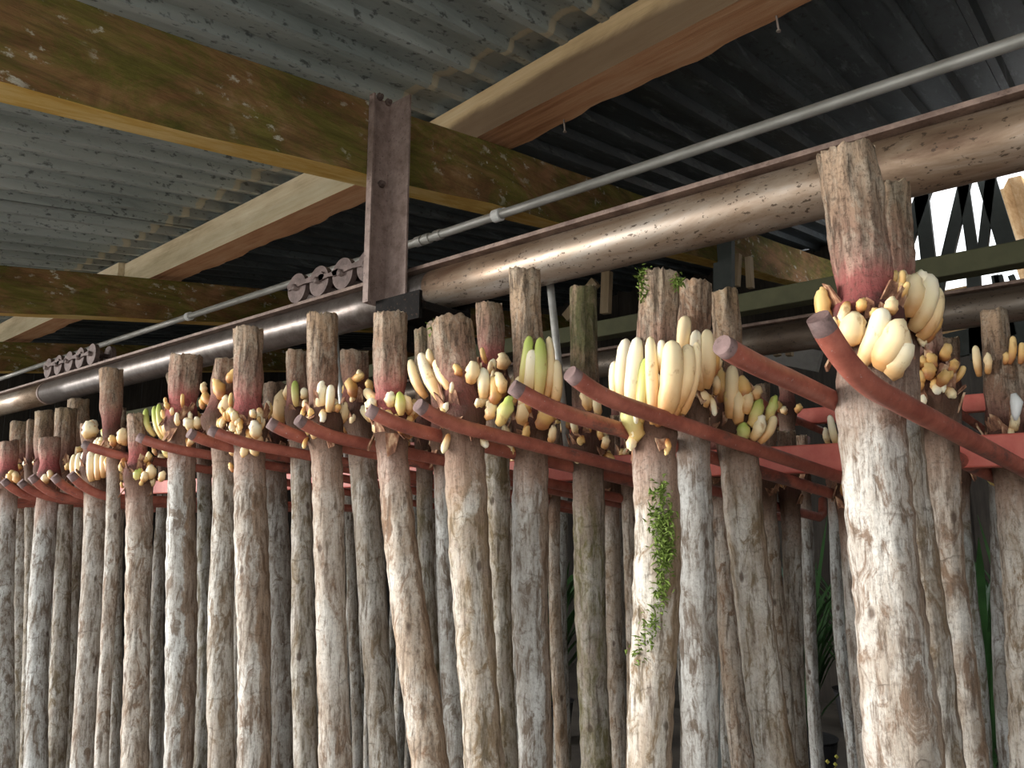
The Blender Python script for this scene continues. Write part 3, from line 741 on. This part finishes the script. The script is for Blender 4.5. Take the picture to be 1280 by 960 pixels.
# the row between the fifth and sixth rods
cane(1.61, (730, 360), 35, (734, 540), [(735, 620), (737, 760), (742, 860), (747, 960)], 37,
     [(735, 512, 731, 482, 13, 'c'), (747, 518, 744, 490, 11, 'w'), (724, 520, 8, 'o'), (712, 530, 9, 'o'), (752, 545, 8, 'o'), (755, 560, 758, 545, 9, 'c')],
     'cane with a dark stub capped in dry moss, left of the banana-like crown', 9, hi=True, pink=0.35, tone=.8, dark=.6, moss=1.0, bits=2)
cane(1.41, (655, 338), 39, (664, 515), [(662, 600), (662, 760), (669, 860), (672, 960)], 42,
     [(652, 490, 662, 420, 12, 'g'), (660, 495, 666, 437, 14, 'w'), (672, 500, 675, 422, 13, 'g'), (682, 500, 686, 421, 10, 'c'), (692, 510, 695, 450, 12, 'c'), (653, 532, 659, 495, 16, 'c'),
      (677, 535, 682, 505, 18, 'o'), (688, 552, 691, 532, 9, 'c'), (646, 505, 650, 470, 11, 'c')],
     'cane with slender upright pale green-tipped shoots and a whitish stem, left of the moss-capped stub', 10, hi=True, pink=0.40, tone=.2, stain=.1, bits=2)
cane(1.49, (613, 382), 34, (617, 462), [(620, 600), (624, 760), (629, 960)], 32, [(627, 462, 630, 441, 14, 'c'), (614, 467, 617, 449, 9, 'w'), (606, 470, 604, 452, 9, 'c'), (628, 495, 624, 470, 13, 'o')],
     'short-topped cane with a maroon neck between two taller cream-shooted canes', 11, hi=True, pink=0.80, tone=.75, moss=.45)
rL = cane(1.19, (566, 402), 52, (578, 505), [(582, 590), (586, 680), (593, 780), (607, 960)], 47,
     [(533, 497, 513, 450, 11, 'c'), (556, 503, 526, 442, 14, 'w'), (568, 492, 545, 451, 14, 'c'), (542, 460, 536, 436, 9, 'c'), (603, 498, 603, 460, 13, 'w'), (616, 505, 616, 470, 13, 'o'),
      (622, 530, 638, 495, 14, 'g'), (590, 478, 589, 452, 15, 'c'), (628, 490, 622, 466, 12, 'c'), (611, 525, 614, 500, 12, 'c'), (575, 470, 569, 455, 9, 'o'), (597, 505, 7, 'w')],
     'cane with a broad dark stub tipped green, fat cream shoots leaning left, curved netted stem', 12, hi=True, pink=0.35, tone=.85, moss=.3, stain=.1, bits=3)
root, base, r, (zs, ax, rad), K = rL
moss_tuft(root, base, bark_pts(1.19, [(544, 405), (545, 413)], r), 70, .010, 4, .005)
cane(1.46, (546, 405), 24, (550, 530), [(552, 600), (558, 760), (572, 960)], 24, [(548, 525, 9, 'o')], 'slim grey cane with tiny white buds behind the curved netted cane', 13, tone=.1)
cane(1.62, (527, 412), 24, (528, 540), [(530, 620), (540, 800), (548, 960)], 20, [], 'thin greenish-brown cane seen between the pink-necked and the curved cane', 14, tone=.5, moss=.5, dark=.35)
cane(1.18, (486, 394), 42, (491, 512), [(495, 570), (505, 680), (517, 800), (534, 960)], 40,
     [(479, 507, 458, 488, 12, 'c'), (488, 507, 488, 493, 13, 'w'), (502, 519, 499, 490, 10, 'g'), (511, 515, 507, 494, 10, 'c'), (480, 545, 472, 522, 15, 'c'), (465, 526, 453, 508, 10, 'w'), (502, 540, 499, 528, 11, 'o'), (515, 538, 9, 'o')],
     'pink-necked cane under the hanger post, its reddish stem leaning to the right', 15, hi=True, pink=1.00, tone=1.0, stain=.3, bits=3)
cane(1.12, (405, 395), 38, (405, 515), [(409, 590), (412, 760), (419, 960)], 36,
     [(400, 515, 403, 476, 12, 'w'), (411, 515, 414, 481, 9, 'w'), (391, 513, 8, 'c'), (421, 510, 8, 'o'), (384, 512, 381, 500, 8, 'c'), (397, 528, 396, 515, 6, 'o')],
     'cane with a straight brown stub and two short upright white shoots', 16, hi=True, pink=0.05, tone=.7, bits=3)
cane(1.34, (443, 440), 35, (445, 500), [(456, 600), (465, 740), (482, 960)], 31,
     [(445, 486, 15, 'o'), (440, 476, 455, 468, 9, 'o'), (461, 484, 10, 'o'), (442, 500, 9, 'c'), (433, 540, 438, 515, 9, 'o'), (440, 536, 443, 518, 8, 'c'), (432, 488, 9, 'o'), (452, 470, 8, 'c')],
     'dark short-stubbed cane with an orange knot of buds, left of the pink-necked cane', 17, collar=1.4, tone=.5, dark=.3, moss=.2)
cane(1.29, (370, 440), 28, (368, 505), [(375, 600), (379, 740), (384, 960)], 25,
     [(351, 530, 353, 487, 14, 'c'), (371, 508, 369, 476, 8, 'g'), (360, 500, 361, 480, 8, 'c'), (379, 498, 381, 485, 8, 'w'), (346, 527, 347, 505, 9, 'c')],
     'narrow cane behind and left of the brown stub, one green-tipped shoot', 18, tone=.55, moss=.3)
cane(1.14, (311, 411), 36, (309, 515), [(310, 590), (313, 700), (318, 800), (321, 960)], 37,
     [(290, 528, 10, 'w'), (317, 517, 9, 'w'), (318, 537, 16, 'w'), (292, 562, 11, 'c'), (305, 566, 10, 'c'), (320, 562, 11, 'w'), (292, 585, 7, 'o'), (300, 545, 8, 'o'), (326, 550, 9, 'c'), (285, 545, 8, 'w')],
     'cane with torn whitish collar, tall pale stub, bright green leaf on its stem', 19, skin=20, hi=True, pink=1.00, tone=.6, stain=.1, bits=2, collar=1.4)
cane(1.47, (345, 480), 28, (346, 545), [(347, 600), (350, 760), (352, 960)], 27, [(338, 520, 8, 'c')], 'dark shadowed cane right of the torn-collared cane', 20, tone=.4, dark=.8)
cane(1.17, (282, 449), 30, (271, 512), [(280, 600), (278, 760), (279, 960)], 28,
     [(286, 470, 13, 'o'), (257, 487, 9, 'c'), (264, 498, 11, 'o'), (280, 489, 15, 'o'), (278, 507, 16, 'c'), (272, 478, 11, 'o'), (255, 505, 9, 'o'), (268, 512, 10, 'o'), (284, 500, 10, 'c')],
     'cane with a heap of round orange buds, squeezed left of the torn-collared cane', 21, collar=1.55, tone=.55, moss=.15)
cane(1.16, (234, 446), 38, (230, 516), [(231, 590), (228, 700), (224, 800), (220, 960)], 33,
     [(194, 545, 183, 511, 7, 'g'), (204, 549, 193, 508, 7, 'g'), (207, 546, 199, 505, 7, 'g'), (224, 549, 212, 520, 13, 'w'), (211, 547, 216, 520, 11, 'c'), (239, 530, 13, 'w'), (249, 528, 11, 'w'), (211, 571, 208, 556, 9, 'g'), (236, 552, 8, 'c'), (220, 560, 8, 'c')],
     'cane with a pale flaking stub, pink neck and thin green shoots at its left', 22, hi=True, pink=1.00, tone=.25, stain=.1, bits=2)
cane(1.43, (210, 470), 12, (255, 545), [(259, 600), (255, 760), (251, 960)], 18, [], 'dark greenish cane in the gap right of the flaking-stub cane', 23, tone=.2, dark=.65, moss=.4)
cane(1.10, (140, 462), 27, (138, 535), [(140, 600), (136, 760), (130, 960)], 15,
     [(114, 547, 116, 527, 17, 'w'), (118, 530, 7, 'c'), (134, 543, 7, 'g'), (128, 552, 9, 'c'), (154, 556, 153, 536, 12, 'c'), (143, 552, 9, 'o'), (122, 556, 10, 'w')],
     'cane with a notched two-step brown stub standing over the last front rods', 24, tone=.6)
cane(1.13, (172, 520), 22, (175, 580), [(175, 640), (171, 760), (167, 960)], 29,
     [(152, 600, 149, 578, 9, 'w'), (157, 590, 157, 575, 9, 'w'), (171, 594, 11, 'g'), (189, 590, 12, 'w'), (201, 595, 9, 'c'), (163, 600, 10, 'w'), (180, 596, 9, 'c')],
     'short pinkish cane left of the flaking-stub cane, creamy buds along the lower rods', 25, hi=True, pink=1.00, tone=.75)
cane(1.12, (112, 530), 20, (115, 575), [(119, 640), (113, 760), (106, 960)], 26,
     [(97, 598, 94, 568, 8, 'c'), (103, 601, 100, 566, 8, 'w'), (109, 602, 107, 564, 9, 'w'), (115, 602, 114, 564, 9, 'w'), (122, 600, 122, 566, 8, 'c'), (129, 597, 129, 568, 8, 'c'), (135, 590, 134, 570, 7, 'o')],
     'cane at the far left with a fan of white finger shoots over the lower rods', 26, tone=.5)
cane(1.12, (61, 548), 24, (60, 590), [(55, 660), (50, 760), (47, 960)], 24, [(51, 592, 7, 'w'), (58, 598, 9, 'w'), (65, 594, 7, 'c'), (55, 602, 7, 'w')],
     'low pale-topped cane in front of the far left cluster, pink patch on its stub', 27, pink=1.00, tone=.15)
cane(1.10, (8, 553), 22, (8, 590), [(7, 660), (6, 760), (5, 960)], 22, [(13, 598, 11, 'o'), (22, 597, 9, 'c'), (2, 598, 9, 'w')], 'pink-stubbed cane cut by the left edge of the picture', 28, pink=1.00, tone=.2)
for i, (Y, top, wt, col, path, ws, lab, dk) in enumerate([
        (1.35, (56, 515), 22, (55, 580), [(54, 640), (46, 960)], 16, 'squarish brown stub, tallest of the three at the far left edge', .3),
        (1.28, (84, 512), 25, (82, 575), [(80, 640), (70, 960)], 20, 'wide brown stub with a pale left edge, behind the pale-topped cane', .2),
        (1.50, (97, 500), 24, (97, 565), [(96, 640), (86, 960)], 14, 'highest stub of the far left cluster, just under the rail', .4),
        (1.55, (24, 529), 24, (26, 580), [(28, 640), (22, 960)], 18, 'slant-cut brown stub near the left edge, yellow buds below', .3),
        (1.45, (40, 526), 11, (40, 575), [(39, 640), (33, 960)], 13, 'narrow pale-edged stub between two brown ones near the left edge', .45)]):
    cane(Y, top, wt, col, path, ws, cluster(col[0], col[1] + 8, 22, 14, 5, 7, 40 + i, 'cwo', 1.2), lab, 40 + i, tone=.5, dark=dk, moss=.3)
# far half of the row
cane(2.08, (1262, 452), 52, (1264, 540), [(1272, 640), (1280, 760), (1292, 960)], 46,
     [(1224, 470, 1219, 432, 8, 'c'), (1235, 467, 1234, 441, 8, 'c'), (1262, 455, 1266, 420, 7, 'o'), (1275, 455, 1277, 428, 7, 'o'), (1257, 455, 1258, 440, 7, 'o')],
     'thick cane at the right edge behind the red beam, white spot on its stub', 50, hi=True, tone=.75, moss=.2)
cane(2.35, (1243, 389), 30, (1243, 520), [(1248, 640), (1254, 800), (1262, 960)], 20, [(1247, 605, 1231, 588, 12, 'g')], 'grey stub rising behind the thick right-edge cane, yellow shoot below the rods', 51, tone=.1, dark=.35)
BACKROW = 'back row canes in the gaps'
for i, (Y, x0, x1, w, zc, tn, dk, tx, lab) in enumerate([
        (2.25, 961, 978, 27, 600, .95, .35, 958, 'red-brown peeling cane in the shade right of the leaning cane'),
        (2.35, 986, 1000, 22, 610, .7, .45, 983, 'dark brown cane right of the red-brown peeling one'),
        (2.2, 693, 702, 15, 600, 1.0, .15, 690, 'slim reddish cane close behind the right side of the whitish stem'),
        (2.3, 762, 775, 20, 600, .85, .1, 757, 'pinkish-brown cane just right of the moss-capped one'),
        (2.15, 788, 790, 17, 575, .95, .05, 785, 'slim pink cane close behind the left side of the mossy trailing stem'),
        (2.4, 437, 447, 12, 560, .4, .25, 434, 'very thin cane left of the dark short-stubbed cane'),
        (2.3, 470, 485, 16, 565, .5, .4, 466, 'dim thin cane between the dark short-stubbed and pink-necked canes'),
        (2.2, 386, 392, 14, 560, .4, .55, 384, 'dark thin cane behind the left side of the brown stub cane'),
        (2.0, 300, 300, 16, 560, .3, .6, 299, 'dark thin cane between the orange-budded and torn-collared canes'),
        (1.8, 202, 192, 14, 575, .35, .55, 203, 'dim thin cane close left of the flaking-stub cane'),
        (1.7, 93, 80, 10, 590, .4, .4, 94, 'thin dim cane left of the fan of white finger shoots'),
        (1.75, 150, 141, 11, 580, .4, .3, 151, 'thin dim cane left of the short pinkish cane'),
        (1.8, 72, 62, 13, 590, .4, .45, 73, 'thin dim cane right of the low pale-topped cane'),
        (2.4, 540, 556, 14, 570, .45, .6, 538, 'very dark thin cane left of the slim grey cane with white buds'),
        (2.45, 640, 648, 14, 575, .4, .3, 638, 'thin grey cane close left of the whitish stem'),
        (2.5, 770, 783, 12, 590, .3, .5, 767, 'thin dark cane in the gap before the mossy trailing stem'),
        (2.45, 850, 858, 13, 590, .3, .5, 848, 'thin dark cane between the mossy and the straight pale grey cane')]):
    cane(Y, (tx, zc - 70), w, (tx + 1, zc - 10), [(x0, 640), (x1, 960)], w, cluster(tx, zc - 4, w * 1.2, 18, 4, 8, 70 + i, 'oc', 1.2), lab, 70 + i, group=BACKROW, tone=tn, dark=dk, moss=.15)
# second row of racks, far and dim: the two grey ones in the right-hand gap are told apart
cane(3.1, (1003, 545), 14, (1004, 590), [(1006, 640), (1012, 780), (1024, 960)], 15, [], 'grey background cane in the dark gap right of the two brown canes', 101, tone=.05, dark=.35)
cane(3.0, (1038, 555), 14, (1039, 590), [(1042, 640), (1052, 800), (1067, 960)], 14, [], 'grey ringed background cane standing alone before the dark palms', 102, tone=.0, dark=.15)
cane(3.0, (1200, 545), 20, (1201, 580), [(1203, 640), (1212, 760), (1226, 960)], 22, [], 'greenish-grey background cane right of the right-hand row', 103, tone=.1, dark=.5, moss=.3)
FARROW = 'far canes of the second row'
rg2 = random.Random(77)
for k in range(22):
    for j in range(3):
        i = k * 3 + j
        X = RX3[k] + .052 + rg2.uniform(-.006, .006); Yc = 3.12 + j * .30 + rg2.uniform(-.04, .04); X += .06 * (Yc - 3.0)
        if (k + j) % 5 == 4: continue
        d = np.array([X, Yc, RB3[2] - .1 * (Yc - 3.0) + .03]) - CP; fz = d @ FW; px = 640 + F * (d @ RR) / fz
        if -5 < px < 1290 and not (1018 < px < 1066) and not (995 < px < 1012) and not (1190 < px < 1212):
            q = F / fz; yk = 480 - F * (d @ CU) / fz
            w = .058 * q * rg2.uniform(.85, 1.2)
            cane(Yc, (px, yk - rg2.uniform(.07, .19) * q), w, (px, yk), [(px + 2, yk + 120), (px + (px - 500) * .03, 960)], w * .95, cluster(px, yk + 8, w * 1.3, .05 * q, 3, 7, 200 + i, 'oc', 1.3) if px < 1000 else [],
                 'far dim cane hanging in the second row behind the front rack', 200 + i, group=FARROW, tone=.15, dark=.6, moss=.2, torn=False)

rt = [o for o in bpy.data.objects if o.get('label', '').startswith('thick cane at the right edge')][0]
P = PZ(1267, 492, fdep(PY(1267, 500, 2.08)) - .062) - np.array(rt.location)
mesh_obj('sap_drip', *tube_vf([P + np.array([0, 0, .0]), P + np.array([.004, 0, -.02]), P + np.array([0, 0, -.045]), P + np.array([-.002, 0, -.06])], [.006, .013, .009, .003], 10), mat_plain('white_sap', (.75, .76, .74), .4, 0, .1), rt, smooth=True)['label'] = 'white sap drip'

# the green leaf on the torn-collared cane
lf = [o for o in bpy.data.objects if o.get('label', '').startswith('cane with torn whitish')][0]
P = PZ(314, 893, fdep(PY(314, 893, 1.14)) - .043) - np.array(lf.location)
v = [P + RR * a + np.array([0, 0, b]) - hh * c for a, b, c in ((0, -.03, 0), (-.012, -.012, .004), (-.011, .012, .004), (0, .028, .002), (.011, .010, .003), (.012, -.012, .003), (0, 0, .009))]
f = [(i, (i + 1) % 6, 6) for i in range(6)]
mesh_obj('leaf', v, f, mat_plain('bright_green_leaf', (.36, .62, .06), .5, 0, .15), lf)['label'] = 'small bright green leaf'

# ------------------------------------------------------------------ background: timber, trusses, far roof, plants
t = thing('timber_beam', 'dark mossy timber lying along the second rail', 'beam', (-3.5, 3.45, 2.0))
za = 1.75 + .276 * 3.35 ; zb = 1.75 + .303 * 3.35
box('beam_body', -5, 5, -.05, .05, za + .02 - 2.0, zb + .02 - 2.0, mat_plain('green_black_timber', (.085, .085, .042), .85, 0, .5, 8), t, .006)
YT = 5.75
def T(x, y, Y=YT): return PY(x, y, Y)
def bars(name, lab, cat, segs, mat, part, Y, th=.05, group=None):
    base = T(*segs[0][0], Y)
    t = thing(name, lab, cat, base, group)
    for a, b, w in segs:
        A, B = T(*a, Y), T(*b, Y); mesh_obj(part, *bar_vf(A - base, B - base, w * fdep(A) / F, th, (0, 1, 0)), mat, t)
    return t
bars('roof_truss', 'dark steel truss of slanted web bars against the bright sky at upper right', 'truss',
     [((1095, 246), (1290, 196), 18), ((1095, 352), (1290, 306), 16), ((1157, 236), (1116, 352), 17), ((1151, 236), (1163, 345), 16), ((1208, 222), (1182, 332), 14), ((1203, 222), (1217, 322), 12),
      ((1240, 214), (1228, 318), 11), ((1230, 214), (1262, 318), 20)], DARKW, 'web_bar', YT)
bars('roof_truss', 'dark lower truss under the second rail at the right edge', 'truss',
     [((1172, 350), (1155, 450), 18), ((1217, 340), (1222, 450), 15), ((1100, 452), (1290, 410), 30), ((1248, 345), (1266, 420), 9), ((1264, 345), (1290, 408), 7), ((1244, 345), (1258, 425), 8)], DARKW, 'web_bar', YT - .6)
bars('frame_post', 'black upright post behind the second row, left of the grey-topped canes', 'post', [((905, 290), (906, 980), 24)], DARKW, 'post_bar', 4.5)
bars('slat_brace', 'tan slats and brace behind the second rail, below the big pipe', 'brace',
     [((745, 352), (708, 398), 13), ((759, 340), (757, 392), 12), ((922, 318), (920, 358), 8), ((936, 322), (938, 360), 7), ((964, 405), (972, 445), 7), ((986, 404), (987, 445), 7), ((940, 412), (934, 432), 8), ((914, 410), (916, 430), 10)], SLAT, 'slat', 4.7)
bars('grey_board', 'weathered grey board below the second rail, left of the thickest cane', 'board', [((905, 430), (1025, 452), 24)], GREYW, 'board_face', 5.0)
bars('pale_rail', 'pale grey horizontal pipe seen low behind the stubs', 'pipe', [((650, 430), (790, 412), 9)], GREYW, 'pipe_bar', 5.2)
# neighbouring shed roof of tan ribbed sheets, falling away behind
TAN = mat_wood('tan_far_sheet', ((.30, .17, .07), (.46, .29, .14), (.58, .42, .25)), 1)
t = thing('far_shed_roof', 'tan ribbed sheet roof of the next shed at upper right', 'roof', (0, 9.4, 3.9))
for k in range(14):
    x0 = -.95 + k * .34 ; V = []; Fc = []
    for j, (Y, z) in enumerate(((-1.0, .95), (3.5, -.55))):
        for (dx, dz) in ((0, 0), (.10, 0), (.15, .09), (.25, .09), (.30, 0), (.34, 0)): V.append((x0 + dx, Y, z + dz))
    for i in range(5): Fc.append((i, i + 1, 6 + i + 1, 6 + i))
    mesh_obj('roof_panel', V, Fc, TAN, t)
t = thing('far_shed_wall', 'small tan ribbed panel between dark posts under the second rail', 'panel', (0, 0, 0))
for k in range(5):
    a, b = T(1168, 372 + k * 11, 6.4), T(1218, 362 + k * 11, 6.4)
    mesh_obj('rib', *bar_vf(a, b, .075, .03 + .02 * (k % 2), (0, 1, 0)), TAN, t)
# dark trees outside behind the wall, palms and pots on the floor
rg3 = random.Random(9)
def palm(X, Y, h, lab, group):
    t = thing('potted_palm', lab, 'plant', (X, Y, 0), group)
    mesh_obj('pot', *tube_vf([(0, 0, 0), (0, 0, .28), (0, 0, .30), (0, 0, .27)], [.12, .16, .17, .14], 18), mat_pot, t)
    V = []; Fc = []
    for k in range(46):
        a = rg3.uniform(0, 6.28); L = h * rg3.uniform(.6, 1.1); out = rg3.uniform(.15, .55); w = rg3.uniform(.014, .028); n0 = len(V)
        e = Vector((math.cos(a), math.sin(a), 0)); s = Vector((-e.y, e.x, 0)); droop = rg3.uniform(.1, .5)
        z0 = .28 + rg3.uniform(0, h * .45)
        for i in range(5):
            q = i / 4; p = e * (out * L * q) + Vector((0, 0, z0 + L * .8 * q - droop * L * q * q)); ww = w * (1 - q) ** .6 * (.5 + q * 1.2) + .001
            V += [p + s * ww, p - s * ww]
        for i in range(4): Fc.append((n0 + 2 * i, n0 + 2 * i + 1, n0 + 2 * i + 3, n0 + 2 * i + 2))
    mesh_obj('foliage', V, Fc, LEAF, t, kind='stuff')
    return t
mat_pot = mat_plain('black_pot', (.012, .012, .014), .6)
for i, px in enumerate((690, 800, 1004, 1060, 1225, 1262)):
    Y = (5.0, 6.4, 5.3, 6.9, 4.8, 6.6)[i]; P = PY(px, 760, Y); palm(float(P[0]), Y, rg3.uniform(1.2, 1.6), 'dark green potted palm in the gloom behind the hanging canes', 'dark palms behind the canes')
t = thing('flower_pot', 'black pot with a few yellow blooms low behind the right-hand gap', 'plant', (*map(float, PY(1033, 905, 4.2)[:2]), 0))
mesh_obj('pot', *tube_vf([(0, 0, 0), (0, 0, .34), (0, 0, .36), (0, 0, .33)], [.13, .17, .18, .15], 18), mat_pot, t)
V = []; Fc = []
for k in range(26):
    c = Vector((rg3.gauss(0, .08), rg3.gauss(0, .08), .42 + rg3.gauss(0, .05))); n0 = len(V)
    for d in ((.012, 0, 0), (-.012, 0, 0), (0, .012, 0), (0, -.012, 0), (0, 0, .012), (0, 0, -.012)): V.append(c + Vector(d))
    Fc += [tuple(n0 + i for i in q) for q in ((0, 2, 4), (2, 1, 4), (1, 3, 4), (3, 0, 4), (2, 0, 5), (1, 2, 5), (3, 1, 5), (0, 3, 5))]
mesh_obj('blooms', V, Fc, mat_plain('yellow_bloom', (.55, .50, .10), .6), t, kind='stuff')
